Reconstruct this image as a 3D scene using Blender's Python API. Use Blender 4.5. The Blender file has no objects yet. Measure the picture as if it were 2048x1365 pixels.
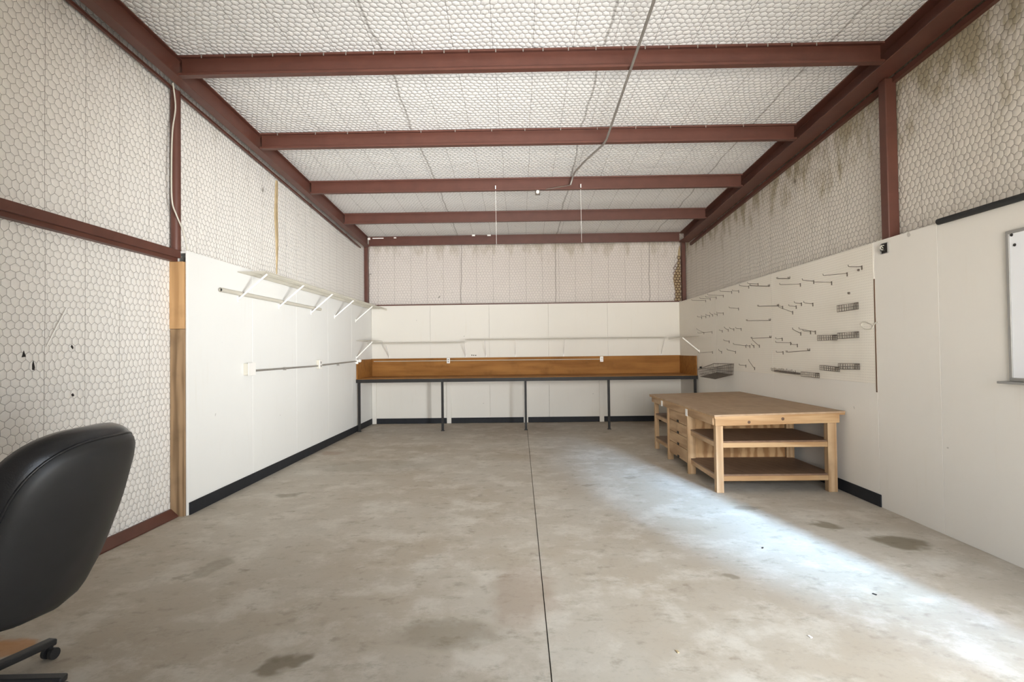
import bpy, bmesh, math, random
from mathutils import Vector, Matrix
random.seed(7)
S = bpy.context.scene
COL = S.collection
# ------------------------------------------------------------------ camera
PITCH, YAW, ROLL, FPX, EYE = 0.01814, -0.01376, -0.01248, 1079.87, 1.4757
def cam_axes():
    f = Vector((math.sin(YAW)*math.cos(PITCH), math.cos(YAW)*math.cos(PITCH), math.sin(PITCH)))
    r = Vector((math.cos(YAW), -math.sin(YAW), 0)); u = r.cross(f)
    c, s = math.cos(ROLL), math.sin(ROLL)
    return c*r + s*u, -s*r + c*u, f
CR, CU, CF = cam_axes()
cd = bpy.data.cameras.new('camera'); cam = bpy.data.objects.new('camera', cd); COL.objects.link(cam)
cd.sensor_width = 36.0; cd.lens = FPX*36.0/2048; cd.clip_start = 0.02
cam.matrix_world = Matrix(((CR.x, CU.x, -CF.x, 0), (CR.y, CU.y, -CF.y, 0), (CR.z, CU.z, -CF.z, EYE), (0, 0, 0, 1)))
S.camera = cam
def at(px, py, axis, val):
    """point of the room that lies on the plane axis=val in the direction measured on the photo"""
    d = CF + CR*((px-1024)/FPX) - CU*((py-682.5)/FPX)
    o = Vector((0, 0, EYE)); t = (val-o[axis])/d[axis]
    return o + d*t
# ------------------------------------------------------------------ light
S.view_settings.view_transform = 'Standard'; S.view_settings.look = 'None'
S.view_settings.gamma = 1; S.view_settings.exposure = 0.0
S.cycles.use_denoising = True
S.cycles.max_bounces = 12; S.cycles.diffuse_bounces = 8
w = bpy.data.worlds.new('sky'); S.world = w; w.use_nodes = True
w.node_tree.nodes['Background'].inputs[0].default_value = (0.80, 0.89, 1.0, 1)
w.node_tree.nodes['Background'].inputs[1].default_value = 5.0
def light(name, kind, loc, aim, energy, color, **kw):
    ld = bpy.data.lights.new(name, kind); ld.energy = energy; ld.color = color
    for k, v in kw.items(): setattr(ld, k, v)
    o = bpy.data.objects.new(name, ld); COL.objects.link(o); o.location = loc
    o.rotation_euler = Vector(aim).to_track_quat('-Z', 'Y').to_euler()
    return o
# the big door the photographer stands in: X -0.4..3.25, height 2.6, in the plane Y = -0.1
OX0, OX1, OZ, FY = -0.4, 3.25, 2.60, -0.08
light('sun', 'SUN', (0, 6, 12), (0.15, -1, -1.1), 88.0, (1.0, 0.95, 0.86), angle=math.radians(1))
pt = light('door_portal', 'AREA', ((OX0+OX1)/2, FY-0.12, OZ/2), (0, 1, 0), 1, (1, 1, 1), shape='RECTANGLE', size=OX1-OX0, size_y=OZ)
pt.data.cycles.is_portal = True
# fill lamps added in the doorway to even the brightness: deep along the room, on the far side wall, up to the roof
light('daylight_deep', 'AREA', (1.0, FY-0.12, 1.7), (0.13, 1, 0.06), 43, (1.0, 0.965, 0.91), shape='RECTANGLE', size=2.6, size_y=1.6, spread=math.radians(50))
light('daylight_across', 'AREA', (2.7, FY-0.12, 1.5), (-5.6, 8.2, 0.5), 80, (0.985, 1.0, 1.0), shape='RECTANGLE', size=0.8, size_y=1.6, spread=math.radians(52))
light('daylight_roof', 'AREA', (1.4, FY-0.12, 0.7), (-1.7, 6.0, 2.65), 50, (0.99, 1.0, 1.0), shape='RECTANGLE', size=2.4, size_y=0.8, spread=math.radians(58))
# the pale blue shaft along the pegboard wall and a fill lamp added for the glow around its near end
light('daylight_shaft', 'AREA', (4.47, -5.5, 3.2), (-0.252, 1, -0.310), 31, (0.42, 0.66, 1.0), shape='RECTANGLE', size=0.24, size_y=0.5, spread=math.radians(10))
light('daylight_glow', 'AREA', (3.35, -1.6, 2.35), (-1.5, 4.4, -2.6), 48, (0.80, 0.89, 1.0), shape='RECTANGLE', size=0.4, size_y=0.3, spread=math.radians(50))
# ------------------------------------------------------------------ materials
class NT:
    def __init__(s, name):
        m = bpy.data.materials.new(name); m.use_nodes = True; s.m = m; s.t = m.node_tree
        s.b = s.t.nodes['Principled BSDF']
    def n(s, t, **kw):
        x = s.t.nodes.new(t)
        for k, v in kw.items(): setattr(x, k, v)
        return x
    def put(s, sock, v):
        if hasattr(v, 'is_output'): s.t.links.new(v, sock)
        elif v is not None:
            sock.default_value = tuple(v)+(1,) if isinstance(v, (tuple, list)) and len(v) == 3 and len(sock.default_value) == 4 else v
    def math(s, op, a, b=None, c=None, clamp=False):
        x = s.n('ShaderNodeMath', operation=op, use_clamp=clamp)
        for i, v in enumerate((a, b, c)):
            if v is not None: s.put(x.inputs[i], v)
        return x.outputs[0]
    def vec(s, op, a, b=None):
        x = s.n('ShaderNodeVectorMath', operation=op)
        s.put(x.inputs[0], a)
        if b is not None: s.put(x.inputs[1], b)
        return x.outputs['Value'] if op in ('LENGTH', 'DOT_PRODUCT', 'DISTANCE') else x.outputs[0]
    def pos(s):
        return s.n('ShaderNodeTexCoord').outputs['Object']
    def sep(s, v):
        x = s.n('ShaderNodeSeparateXYZ'); s.put(x.inputs[0], v); return x.outputs
    def comb(s, x, y, z=0.0):
        c = s.n('ShaderNodeCombineXYZ')
        for i, v in enumerate((x, y, z)): s.put(c.inputs[i], v)
        return c.outputs[0]
    def noise(s, v, scale, detail=3, rough=0.55, out='Fac'):
        x = s.n('ShaderNodeTexNoise'); s.put(x.inputs['Vector'], v); x.inputs['Scale'].default_value = scale
        x.inputs['Detail'].default_value = detail; x.inputs['Roughness'].default_value = rough
        return x.outputs[out]
    def ramp(s, f, a, b):
        """0 below a, 1 above b (smooth)"""
        x = s.n('ShaderNodeMapRange', interpolation_type='SMOOTHSTEP'); s.put(x.inputs[0], f)
        x.inputs[1].default_value = a; x.inputs[2].default_value = b
        return x.outputs[0]
    def mix(s, f, a, b, mode='MIX'):
        x = s.n('ShaderNodeMix', data_type='RGBA', blend_type=mode); s.put(x.inputs[0], f)
        s.put(x.inputs[6], a); s.put(x.inputs[7], b); return x.outputs[2]
    def bump(s, h, strength=0.5, dist=0.01, normal=None):
        x = s.n('ShaderNodeBump'); s.put(x.inputs['Height'], h); x.inputs['Strength'].default_value = strength
        x.inputs['Distance'].default_value = dist
        if normal is not None: s.t.links.new(normal, x.inputs['Normal'])
        return x.outputs[0]
    def done(s, color, rough=0.6, normal=None, metal=0.0, spec=None):
        s.put(s.b.inputs['Base Color'], color); s.put(s.b.inputs['Roughness'], rough)
        s.b.inputs['Metallic'].default_value = metal
        if spec is not None: s.b.inputs['Specular IOR Level'].default_value = spec
        if normal is not None: s.t.links.new(normal, s.b.inputs['Normal'])
        return s.m

def plain(name, c, rough=0.5, metal=0.0, var=0.12, scale=9, bump=0.0, spec=None):
    t = NT(name); p = t.pos(); f = t.noise(p, scale, 4)
    lo = tuple(x*(1-var) for x in c); hi = tuple(min(1, x*(1+var)) for x in c)
    nb = t.bump(t.noise(p, 160, 2), bump, 0.002) if bump else None
    return t.done(t.mix(f, lo, hi), rough, nb, metal, spec)

def hex_quilt(name, ax, base, line=(0.10, 0.085, 0.07), puff=1.0, seam=None, dirt=None, speck=0.7, lap=None, dirt_col=(0.30, 0.25, 0.15)):
    """white insulation facing held by chicken wire: hexagon wires, puffed cells, facing seams, dirt"""
    t = NT(name); o = t.sep(t.pos()); U, V = o[ax[0]], o[ax[1]]
    q = t.comb(U, V)
    wv = t.vec('SUBTRACT', t.noise(q, 2.2, 2, out='Color'), (0.5, 0.5, 0.5))
    wf = t.vec('SUBTRACT', t.noise(q, 17, 1, out='Color'), (0.5, 0.5, 0.5))
    q2 = t.vec('ADD', t.vec('ADD', q, t.vec('MULTIPLY', wv, (0.10, 0.10, 0))), t.vec('MULTIPLY', wf, (0.016, 0.016, 0)))
    g = t.vec('MULTIPLY', q2, (1/0.057, math.sqrt(3)/0.105, 0))
    R = (1.0, math.sqrt(3), 1.0); H = (0.5, math.sqrt(3)/2, 0.5)
    def cell(v):
        fr = t.vec('FRACTION', t.vec('MULTIPLY', v, (1.0, 1/math.sqrt(3), 1.0)))
        c = t.vec('MULTIPLY', t.vec('SUBTRACT', fr, (0.5, 0.5, 0)), (1.0, math.sqrt(3), 0))
        return t.vec('ABSOLUTE', c)
    A = cell(g); B = cell(t.vec('SUBTRACT', g, (0.5, math.sqrt(3)/2, 0)))
    def dist(c):
        x = t.sep(c)
        return t.math('MAXIMUM', x[0], t.vec('DOT_PRODUCT', c, (0.5, math.sqrt(3)/2, 0)))
    d = t.math('MINIMUM', dist(A), dist(B))            # 0 at a cell's centre, .5 on the wire
    wire = t.ramp(d, 0.466, 0.492)
    puffh = t.math('SUBTRACT', 1.0, t.math('POWER', t.math('MULTIPLY', d, 2.0), 3.0))
    tint = t.noise(q, 1.3, 3)
    col = t.mix(tint, tuple(x*0.93 for x in base), base)
    fine = t.noise(q, 45, 2)
    col = t.mix(t.math('MULTIPLY', fine, 0.15), col, (0.62, 0.58, 0.52))
    if seam:
        sw = t.math('ABSOLUTE', t.math('SUBTRACT', t.math('FRACT', t.math('ADD', t.math('DIVIDE', U, seam), t.math('MULTIPLY', t.noise(q, 0.8, 1), 0.12))), 0.5))
        sm = t.math('SUBTRACT', 1.0, t.ramp(sw, 0.002, 0.010))
        col = t.mix(t.math('MULTIPLY', sm, 0.75), col, (0.16, 0.14, 0.12))
    if lap is not None:                                 # the dark wavy laps between two rolls of facing
        lw = t.math('ABSOLUTE', t.math('SUBTRACT', t.math('FRACT', t.math('ADD', t.math('DIVIDE', t.math('SUBTRACT', U, lap), 1.95), t.math('ADD', 0.5, t.math('MULTIPLY', t.math('SUBTRACT', t.noise(q, 0.9, 2), 0.5), 0.10)))), 0.5))
        col = t.mix(t.math('MULTIPLY', t.math('SUBTRACT', 1.0, t.ramp(lw, 0.0025, 0.008)), 0.5), col, (0.13, 0.11, 0.085))
    if dirt:                                            # brown streaks running down from the roof edge
        z0, z1, amount = dirt
        st = t.noise(t.comb(t.math('MULTIPLY', U, 3.2), t.math('MULTIPLY', V, 0.9)), 1.6, 5, 0.65)
        band = t.ramp(V, z0, z1)
        mask = t.ramp(t.math('ADD', st, t.math('MULTIPLY', band, 0.32)), 0.64, 0.86)
        col = t.mix(t.math('MULTIPLY', mask, amount), col, dirt_col)
    sp = t.noise(q, 7.5, 2, 0.4)                        # small holes and specks
    col = t.mix(t.math('MULTIPLY', t.ramp(sp, 0.745, 0.775), speck), col, (0.08, 0.065, 0.05))
    col = t.mix(t.math('MULTIPLY', wire, 0.80), col, line)
    h = t.math('ADD', t.math('MULTIPLY', puffh, 0.013*puff), t.math('MULTIPLY', t.noise(q, 3.0, 3), 0.035))
    return t.done(col, 0.62, t.bump(h, 0.42, 1.0), spec=0.25)

def panel_mat(name, c, ax, streak=0.25, stain=(0.55, 0.47, 0.33)):
    t = NT(name); o = t.sep(t.pos()); q = t.comb(o[ax[0]], o[ax[1]])
    f = t.noise(q, 1.1, 4); st = t.noise(t.comb(t.math('MULTIPLY', o[ax[0]], 5.0), t.math('MULTIPLY', o[ax[1]], 0.5)), 2.5, 4, 0.6)
    col = t.mix(f, tuple(x*0.94 for x in c), c)
    col = t.mix(t.math('MULTIPLY', t.ramp(st, 0.56, 0.80), streak), col, stain)
    sp = t.noise(q, 11, 2, 0.3); col = t.mix(t.math('MULTIPLY', t.ramp(sp, 0.79, 0.81), 0.4), col, (0.12, 0.09, 0.06))
    nb = t.bump(t.noise(q, 60, 3), 0.10, 0.004)
    return t.done(col, 0.55, nb, spec=0.3)

def peg_mat():
    t = NT('pegboard_paint'); o = t.sep(t.pos()); q = t.comb(o[1], o[2])
    f = t.vec('SUBTRACT', t.vec('FRACTION', t.vec('MULTIPLY', q, (1/0.0254, 1/0.0254, 1))), (0.5, 0.5, 0))
    d = t.vec('LENGTH', t.vec('MULTIPLY', f, (1, 1, 0)))
    hole = t.math('SUBTRACT', 1.0, t.ramp(d, 0.10, 0.15))
    c = t.mix(t.noise(q, 1.4, 4), (0.70, 0.65, 0.56), (0.80, 0.76, 0.68))
    return t.done(t.mix(t.math('MULTIPLY', hole, 0.45), c, (0.14, 0.11, 0.08)), 0.5, t.bump(t.math('MULTIPLY', hole, -1.0), 0.5, 0.003), spec=0.3)

def wood(name, light_c, dark_c, ax=0, scale=9.0, rough=0.55, stretch=0.10, spec=0.3, fig=0.5):
    t = NT(name); p = t.pos(); sc = [1.0, 1.0, 1.0]; sc[ax] = stretch
    q = t.vec('MULTIPLY', p, tuple(sc))
    n = t.noise(q, scale*2.2, 5, 0.6)
    wv = t.n('ShaderNodeTexWave', wave_type='RINGS', rings_direction='SPHERICAL')
    t.put(wv.inputs['Vector'], q); wv.inputs['Scale'].default_value = scale; wv.inputs['Distortion'].default_value = 7
    wv.inputs['Detail'].default_value = 3
    f = t.math('ADD', t.math('MULTIPLY', n, 1-fig), t.math('MULTIPLY', wv.outputs['Fac'], fig))
    col = t.mix(t.ramp(f, 0.2, 0.85), light_c, dark_c)
    col = t.mix(t.math('MULTIPLY', t.ramp(t.noise(p, 3.0, 4), 0.52, 0.75), 0.4), col, tuple(x*0.55 for x in dark_c))
    return t.done(col, rough, t.bump(n, 0.15, 0.003), spec=spec)

def concrete():
    t = NT('concrete'); o = t.sep(t.pos()); q = t.comb(o[0], o[1])
    big = t.noise(q, 0.55, 4, 0.6); mid = t.noise(q, 2.6, 6, 0.68); fine = t.noise(q, 28, 4, 0.7)
    brushed = t.noise(t.comb(t.math('MULTIPLY', o[0], 2.2), t.math('MULTIPLY', o[1], 3.4)), 2.6, 5, 0.7)
    col = t.mix(t.ramp(big, 0.3, 0.7), (0.39, 0.33, 0.255), (0.47, 0.43, 0.365))
    col = t.mix(t.math('MULTIPLY', t.ramp(mid, 0.46, 0.66), 0.60), col, (0.60, 0.56, 0.49))
    col = t.mix(t.math('MULTIPLY', t.ramp(brushed, 0.53, 0.72), 0.55), col, (0.24, 0.205, 0.15))
    sp = t.noise(q, 5.5, 5, 0.62); col = t.mix(t.math('MULTIPLY', t.ramp(sp, 0.60, 0.72), 0.45), col, (0.20, 0.16, 0.11))
    col = t.mix(t.math('MULTIPLY', t.ramp(fine, 0.5, 0.75), 0.25), col, (0.25, 0.22, 0.18))
    warp = t.vec('MULTIPLY', t.vec('SUBTRACT', t.noise(q, 3.5, 3, out='Color'), (0.5, 0.5, 0.5)), (0.35, 0.35, 0))
    qw = t.vec('ADD', q, warp)
    for (x, y, rx, ry, c, a) in STAINS_AND_GLOW:                 # oil and water spots, and a painted orange glow under the chair
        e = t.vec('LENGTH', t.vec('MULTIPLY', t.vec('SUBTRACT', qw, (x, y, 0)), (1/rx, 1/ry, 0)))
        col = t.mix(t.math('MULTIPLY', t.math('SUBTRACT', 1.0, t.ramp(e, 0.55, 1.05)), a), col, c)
    return t.done(col, t.math('ADD', 0.50, t.math('MULTIPLY', mid, 0.25)), t.bump(t.math('ADD', fine, mid), 0.22, 0.004), spec=0.35)
OIL = (0.13, 0.10, 0.055)
STAINS_AND_GLOW = [(2.85, 4.12, 0.20, 0.16, OIL, .75), (2.50, 4.52, 0.14, 0.10, OIL, .65), (2.08, 4.98, 0.16, 0.09, OIL, .45),
          (-1.16, 2.60, 0.09, 0.10, OIL, .7), (-2.45, 5.60, 0.16, 0.10, OIL, .45), (-2.80, 7.95, 0.22, 0.16, (0.28, 0.15, 0.09), .35),
          (-2.15, 3.75, 0.10, 0.22, OIL, .35), (-0.40, 2.85, 0.32, 0.22, OIL, .35), (0.0, 3.3, 0.25, 0.5, (0.27, 0.17, 0.11), .35),
          (-1.9, 7.0, 0.9, 0.5, OIL, .20), (-2.72, 2.72, 0.36, 0.14, (0.50, 0.20, 0.03), .65), (1.35, 3.55, 0.06, 0.06, OIL, .5),  # orange entry: warm glow under the chair, painted into the floor colour
          (0.75, 5.9, 0.09, 0.06, OIL, .4), (1.25, 6.3, 0.12, 0.06, OIL, .35)]
WHITE = (0.80, 0.775, 0.735)
M = dict(
    hex_left=hex_quilt('quilted_facing_side', (1, 2), WHITE, seam=0.345, dirt=(3.2, 4.5, 0.25), speck=0.5),
    hex_right=hex_quilt('quilted_facing_dirty', (1, 2), (0.66, 0.615, 0.555), seam=0.345, dirt=(2.7, 4.0, 0.8), speck=0.5),
    hex_back=hex_quilt('quilted_facing_end', (0, 2), (0.69, 0.635, 0.59), seam=0.345, dirt=(3.1, 3.85, 0.45), speck=0.55, lap=-1.19),
    hex_roof=hex_quilt('quilted_facing_roof', (0, 1), (0.83, 0.82, 0.805), seam=0.345, puff=1.7, speck=0.25, lap=-1.19),
    panel_left=panel_mat('white_panel_paint', (0.79, 0.79, 0.765), (1, 2), 0.10),
    panel_right=panel_mat('cream_panel_paint', (0.73, 0.695, 0.635), (1, 2), 0.10),
    panel_back=panel_mat('off_white_panel_paint', (0.74, 0.71, 0.645), (0, 2), 0.15),
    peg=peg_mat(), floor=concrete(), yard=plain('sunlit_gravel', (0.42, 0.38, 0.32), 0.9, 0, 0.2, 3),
    steel=plain('red_oxide_steel', (0.102, 0.036, 0.024), 0.48, 0, 0.28, 7, 0.1),
    black=plain('black_vinyl_base', (0.020, 0.021, 0.024), 0.6, 0, 0.3, 12, 0, 0.2),
    blacksteel=plain('black_steel', (0.024, 0.022, 0.021), 0.55, 0.0, 0.3, 12, 0, 0.25),
    white=plain('white_enamel', (0.84, 0.82, 0.78), 0.35, 0, 0.04, 4),
    cream=plain('aged_white_plastic', (0.56, 0.53, 0.455), 0.4, 0, 0.06, 4),
    galv=plain('galvanised_steel', (0.36, 0.34, 0.31), 0.42, 0.6, 0.2, 20),
    zinc=plain('zinc_wire', (0.13, 0.105, 0.085), 0.4, 0.5, 0.2, 20),
    leather=plain('black_leather', (0.017, 0.017, 0.019), 0.28, 0, 0.25, 30, 0.25, 0.5),
    plastic=plain('black_plastic', (0.022, 0.022, 0.023), 0.45, 0, 0.2, 10),
    foam=plain('black_foam', (0.026, 0.027, 0.028), 0.75, 0, 0.2, 30),
    dark=plain('dark_hole', (0.015, 0.012, 0.01), 0.9, 0, 0.2, 8),
    board=plain('whiteboard_film', (0.80, 0.81, 0.83), 0.18, 0, 0.02, 2),
    alu=plain('grey_aluminium', (0.33, 0.32, 0.30), 0.4, 0.4, 0.1, 10),
    benchx=wood('varnished_hardboard', (0.36, 0.165, 0.045), (0.22, 0.092, 0.022), 0, 5, 0.6, 0.12, 0.12, 0.25),
    pine_y=wood('pine_along', (0.47, 0.31, 0.175), (0.32, 0.19, 0.095), 1, 9, 0.55, 0.10),
    pine_x=wood('pine_across', (0.50, 0.33, 0.175), (0.35, 0.20, 0.09), 0, 9, 0.55, 0.10),
    pine_z=wood('pine_upright', (0.48, 0.325, 0.185), (0.34, 0.205, 0.10), 2, 9, 0.55, 0.08),
    ply=wood('fir_plywood', (0.50, 0.31, 0.15), (0.30, 0.155, 0.06), 2, 7, 0.5, 0.35, 0.3, 0.75),
    hardb=wood('worn_hardboard', (0.42, 0.295, 0.19), (0.32, 0.21, 0.125), 1, 4, 0.55, 0.4, 0.3, 0.15),
    darkb=wood('dark_hardboard', (0.22, 0.135, 0.085), (0.15, 0.085, 0.05), 1, 4, 0.55, 0.4, 0.3, 0.15),
    stud=wood('weathered_stud', (0.33, 0.215, 0.12), (0.16, 0.098, 0.05), 2, 8, 0.65, 0.08),
    stud2=wood('fresh_stud', (0.50, 0.30, 0.14), (0.36, 0.20, 0.085), 2, 8, 0.6, 0.08),
    olive=plain('bare_batt_edge', (0.42, 0.32, 0.18), 0.8, 0, 0.35, 12),
    knot=plain('pine_knot', (0.10, 0.05, 0.025), 0.6, 0, 0.3, 40),
)
# ------------------------------------------------------------------ mesh builder
class MB:
    def __init__(s): s.v, s.f, s.s = [], [], []
    def add(s, vs, fs, smooth=False):
        b = len(s.v); s.v += [tuple(v) for v in vs]
        for f in fs: s.f.append(tuple(i+b for i in f)); s.s.append(smooth)
        return s
    def box(s, x0, x1, y0, y1, z0, z1, m=None):
        vs = [Vector((x, y, z)) for z in (z0, z1) for y in (y0, y1) for x in (x0, x1)]
        if m: vs = [m @ v for v in vs]
        return s.add(vs, [(0, 2, 3, 1), (4, 5, 7, 6), (0, 1, 5, 4), (2, 6, 7, 3), (0, 4, 6, 2), (1, 3, 7, 5)])
    def tube(s, pts, r, n=8, cap=True):
        pts = [Vector(p) for p in pts]; rings = []
        up = Vector((0, 0, 1))
        prev = None
        for i, p in enumerate(pts):
            d = ((pts[min(i+1, len(pts)-1)] - pts[max(i-1, 0)])).normalized()
            if prev is None:
                a = d.cross(up)
                if a.length < 0.05: a = d.cross(Vector((1, 0, 0)))
            else:
                a = prev - d*prev.dot(d)
                if a.length < 1e-4: a = d.orthogonal()
            a.normalize(); prev = a; b = d.cross(a)
            rr = r[i] if isinstance(r, (list, tuple)) else r
            rings.append([p + a*(rr*math.cos(2*math.pi*k/n)) + b*(rr*math.sin(2*math.pi*k/n)) for k in range(n)])
        vs = [v for R in rings for v in R]
        fs = [(i*n+k, i*n+(k+1) % n, (i+1)*n+(k+1) % n, (i+1)*n+k) for i in range(len(pts)-1) for k in range(n)]
        s.add(vs, fs, n > 4)
        if cap:
            s.add(rings[0], [tuple(reversed(range(n)))]); s.add(rings[-1], [tuple(range(n))])
        return s
    def bar(s, a, b, wx, wy, up=(0, 0, 1)):
        """straight bar with a rectangular section"""
        a, b = Vector(a), Vector(b); d = (b-a).normalized(); u = Vector(up)
        p = d.cross(u)
        if p.length < 1e-3: p = d.cross(Vector((1, 0, 0)))
        p.normalize(); q = p.cross(d)
        vs = [e + p*(sx*wx/2) + q*(sy*wy/2) for e in (a, b) for sy in (-1, 1) for sx in (-1, 1)]
        return s.add(vs, [(0, 2, 3, 1), (4, 5, 7, 6), (0, 1, 5, 4), (2, 6, 7, 3), (0, 4, 6, 2), (1, 3, 7, 5)])
    def sweep(s, prof, a, b, ex, ey):
        """closed 2-D profile swept from a to b; ex, ey = directions of the profile's axes"""
        a, b, ex, ey = map(Vector, (a, b, ex, ey)); n = len(prof)
        vs = [e + ex*p[0] + ey*p[1] for e in (a, b) for p in prof]
        fs = [(k, (k+1) % n, n+(k+1) % n, n+k) for k in range(n)]
        return s.add(vs, fs + [tuple(reversed(range(n))), tuple(range(n, 2*n))])
    def lathe(s, prof, loc, axis='Z', n=20):
        loc = Vector(loc); vs = []
        for (r, h) in prof:
            for k in range(n):
                c, t = r*math.cos(2*math.pi*k/n), r*math.sin(2*math.pi*k/n)
                vs.append(loc + (Vector((c, t, h)) if axis == 'Z' else Vector((h, c, t)) if axis == 'X' else Vector((c, h, t))))
        fs = [(i*n+k, i*n+(k+1) % n, (i+1)*n+(k+1) % n, (i+1)*n+k) for i in range(len(prof)-1) for k in range(n)]
        return s.add(vs, fs, True)
    def build(s, name, mat, parent=None, bevel=0.0, seg=2, subsurf=0):
        me = bpy.data.meshes.new(name); me.from_pydata(s.v, [], s.f)
        for p, sm in zip(me.polygons, s.s): p.use_smooth = sm
        bm = bmesh.new(); bm.from_mesh(me); bmesh.ops.recalc_face_normals(bm, faces=bm.faces); bm.to_mesh(me); bm.free()
        o = bpy.data.objects.new(name, me); COL.objects.link(o); me.materials.append(M[mat] if isinstance(mat, str) else mat)
        if parent: o.parent = parent; o.matrix_parent_inverse = parent.matrix_world.inverted()
        if bevel:
            b = o.modifiers.new('bevel', 'BEVEL'); b.width = bevel; b.segments = seg; b.limit_method = 'ANGLE'; b.angle_limit = math.radians(40)
        if subsurf:
            q = o.modifiers.new('smooth', 'SUBSURF'); q.levels = q.render_levels = subsurf
        return o
def catmull(pts, n=8):
    P = [Vector(p) for p in pts]; P = [2*P[0]-P[1]] + P + [2*P[-1]-P[-2]]; out = []
    for i in range(1, len(P)-2):
        for k in range(n):
            t = k/n; a, b, c, d = P[i-1:i+3]
            out.append(0.5*((2*b) + (c-a)*t + (2*a-5*b+4*c-d)*t*t + (3*b-a-3*c+d)*t**3))
    return out + [P[-2]]
def tag(o, label, cat, group=None):
    o['label'] = label; o['category'] = cat
    if group: o['group'] = group
    return o
def struct(o): o['kind'] = 'structure'; return o
def empty(name, loc, label, cat, group=None):
    o = bpy.data.objects.new(name, None); COL.objects.link(o); o.location = loc; o.empty_display_size = 0.1
    o.matrix_world = Matrix.Translation(loc)
    return tag(o, label, cat, group)
# ------------------------------------------------------------------ the room
XL, XR, YB, HP = -3.06, 3.296, 11.133, 2.44           # faces of the white panels
HL, HR, HB = -3.21, 3.45, 11.28                        # faces of the wire-held insulation
Y0 = FY
SL = -0.0575
def roof(y): return 4.12 + SL*(y-4.66)
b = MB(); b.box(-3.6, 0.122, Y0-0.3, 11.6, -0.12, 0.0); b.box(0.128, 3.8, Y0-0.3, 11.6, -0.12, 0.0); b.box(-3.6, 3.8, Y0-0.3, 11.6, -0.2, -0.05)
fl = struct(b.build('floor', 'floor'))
struct(MB().box(-16, 16, -24, Y0-0.3, -0.2, -0.02).build('floor_yard', 'yard'))
b = MB(); e = 0.08
b.add([(-3.6, Y0-0.2, roof(Y0-0.2)), (3.8, Y0-0.2, roof(Y0-0.2)), (3.8, 11.5, roof(11.5)), (-3.6, 11.5, roof(11.5)),
       (-3.6, Y0-0.2, roof(Y0-0.2)+e), (3.8, Y0-0.2, roof(Y0-0.2)+e), (3.8, 11.5, roof(11.5)+e), (-3.6, 11.5, roof(11.5)+e)],
      [(0, 1, 2, 3), (4, 7, 6, 5), (0, 4, 5, 1), (1, 5, 6, 2), (2, 6, 7, 3), (3, 7, 4, 0)])
struct(b.build('ceiling', 'hex_roof'))
def slope_box(b, x0, x1, y0, y1, z0, up=0.04):
    b.add([(x0, y0, z0), (x1, y0, z0), (x1, y1, z0), (x0, y1, z0), (x0, y0, roof(y0)+up), (x1, y0, roof(y0)+up), (x1, y1, roof(y1)+up), (x0, y1, roof(y1)+up)],
          [(0, 3, 2, 1), (4, 5, 6, 7), (0, 1, 5, 4), (1, 2, 6, 5), (2, 3, 7, 6), (3, 0, 4, 7)])
    return b
struct(slope_box(MB(), HL-0.06, HL, Y0, HB+0.06, -0.02).build('wall_left', 'hex_left'))
DY1, DZ = FY, 2.44
struct(slope_box(MB(), HR, HR+0.06, Y0, HB+0.06, -0.02).build('wall_right', 'hex_right'))
struct(slope_box(MB(), HL-0.06, HR+0.06, HB, HB+0.06, -0.02).build('wall_back', 'hex_back'))
b = MB(); slope_box(b, HL-0.06, OX0, Y0-0.06, Y0, -0.02); slope_box(b, OX1, HR+0.06, Y0-0.06, Y0, -0.02); slope_box(b, OX0, OX1, Y0-0.06, Y0, OZ)
struct(b.build('wall_front', 'panel_back'))
# white panels, sheet by sheet (thin joints), standing on furring in front of the insulation
b = MB(); ys = [4.935, 6.15, 7.37, 8.59, 9.81, YB]
for i in range(5): b.box(XL-0.018, XL, ys[i]+0.001, ys[i+1]-0.001, 0, HP)
struct(b.build('wall_left_panels', 'panel_left', bevel=0.002))
b = MB()
for x0, x1 in ((-3.06, -1.84), (-1.84, -0.62), (-0.62, 0.60), (0.60, 1.82), (1.82, 3.30)): b.box(x0+0.001, x1-0.001, YB, YB+0.018, 0, HP)
struct(b.build('wall_back_panels', 'panel_back', bevel=0.002))
b = MB(); ys = [DY1+0.002, 1.35, 2.6, 4.28, 5.03, 7.07, 9.10, YB]
for i in range(7): b.box(XR, XR+0.018, ys[i]+0.0012, ys[i+1]-0.0012, 0, HP)
struct(b.build('wall_right_panels', 'panel_right', bevel=0.002))
# ledge behind the top of the panels and the dark edge strip on the back wall
struct(MB().box(HL, XL-0.018, 4.95, HB, HP-0.02, HP-0.002).build('trim_1', 'panel_left'))
struct(MB().box(XR+0.018, HR, DY1, HB, HP-0.02, HP-0.002).build('trim_2', 'panel_right'))
struct(MB().box(XL, XR, YB-0.004, HB, HP-0.002, HP+0.022).build('trim_3', 'steel'))
# baseboards
struct(MB().box(XL, XL+0.012, 4.95, YB, 0, 0.115).build('baseboard_left', 'black', bevel=0.004))
struct(MB().box(XR-0.012, XR, 5.01, YB, 0, 0.115).build('baseboard_right', 'black', bevel=0.004))
struct(MB().box(XL, XR, YB-0.012, YB, 0, 0.11).build('baseboard_back', 'black', bevel=0.004))
# white battens on the back wall below the bench
for k, x in enumerate((-3.01, -1.466, 0.114, 1.67)):
    struct(MB().box(x-0.045, x+0.045, YB-0.032, YB-0.001, 0, 0.93).build('trim_%d' % (k+4), 'panel_back', bevel=0.003))
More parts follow.
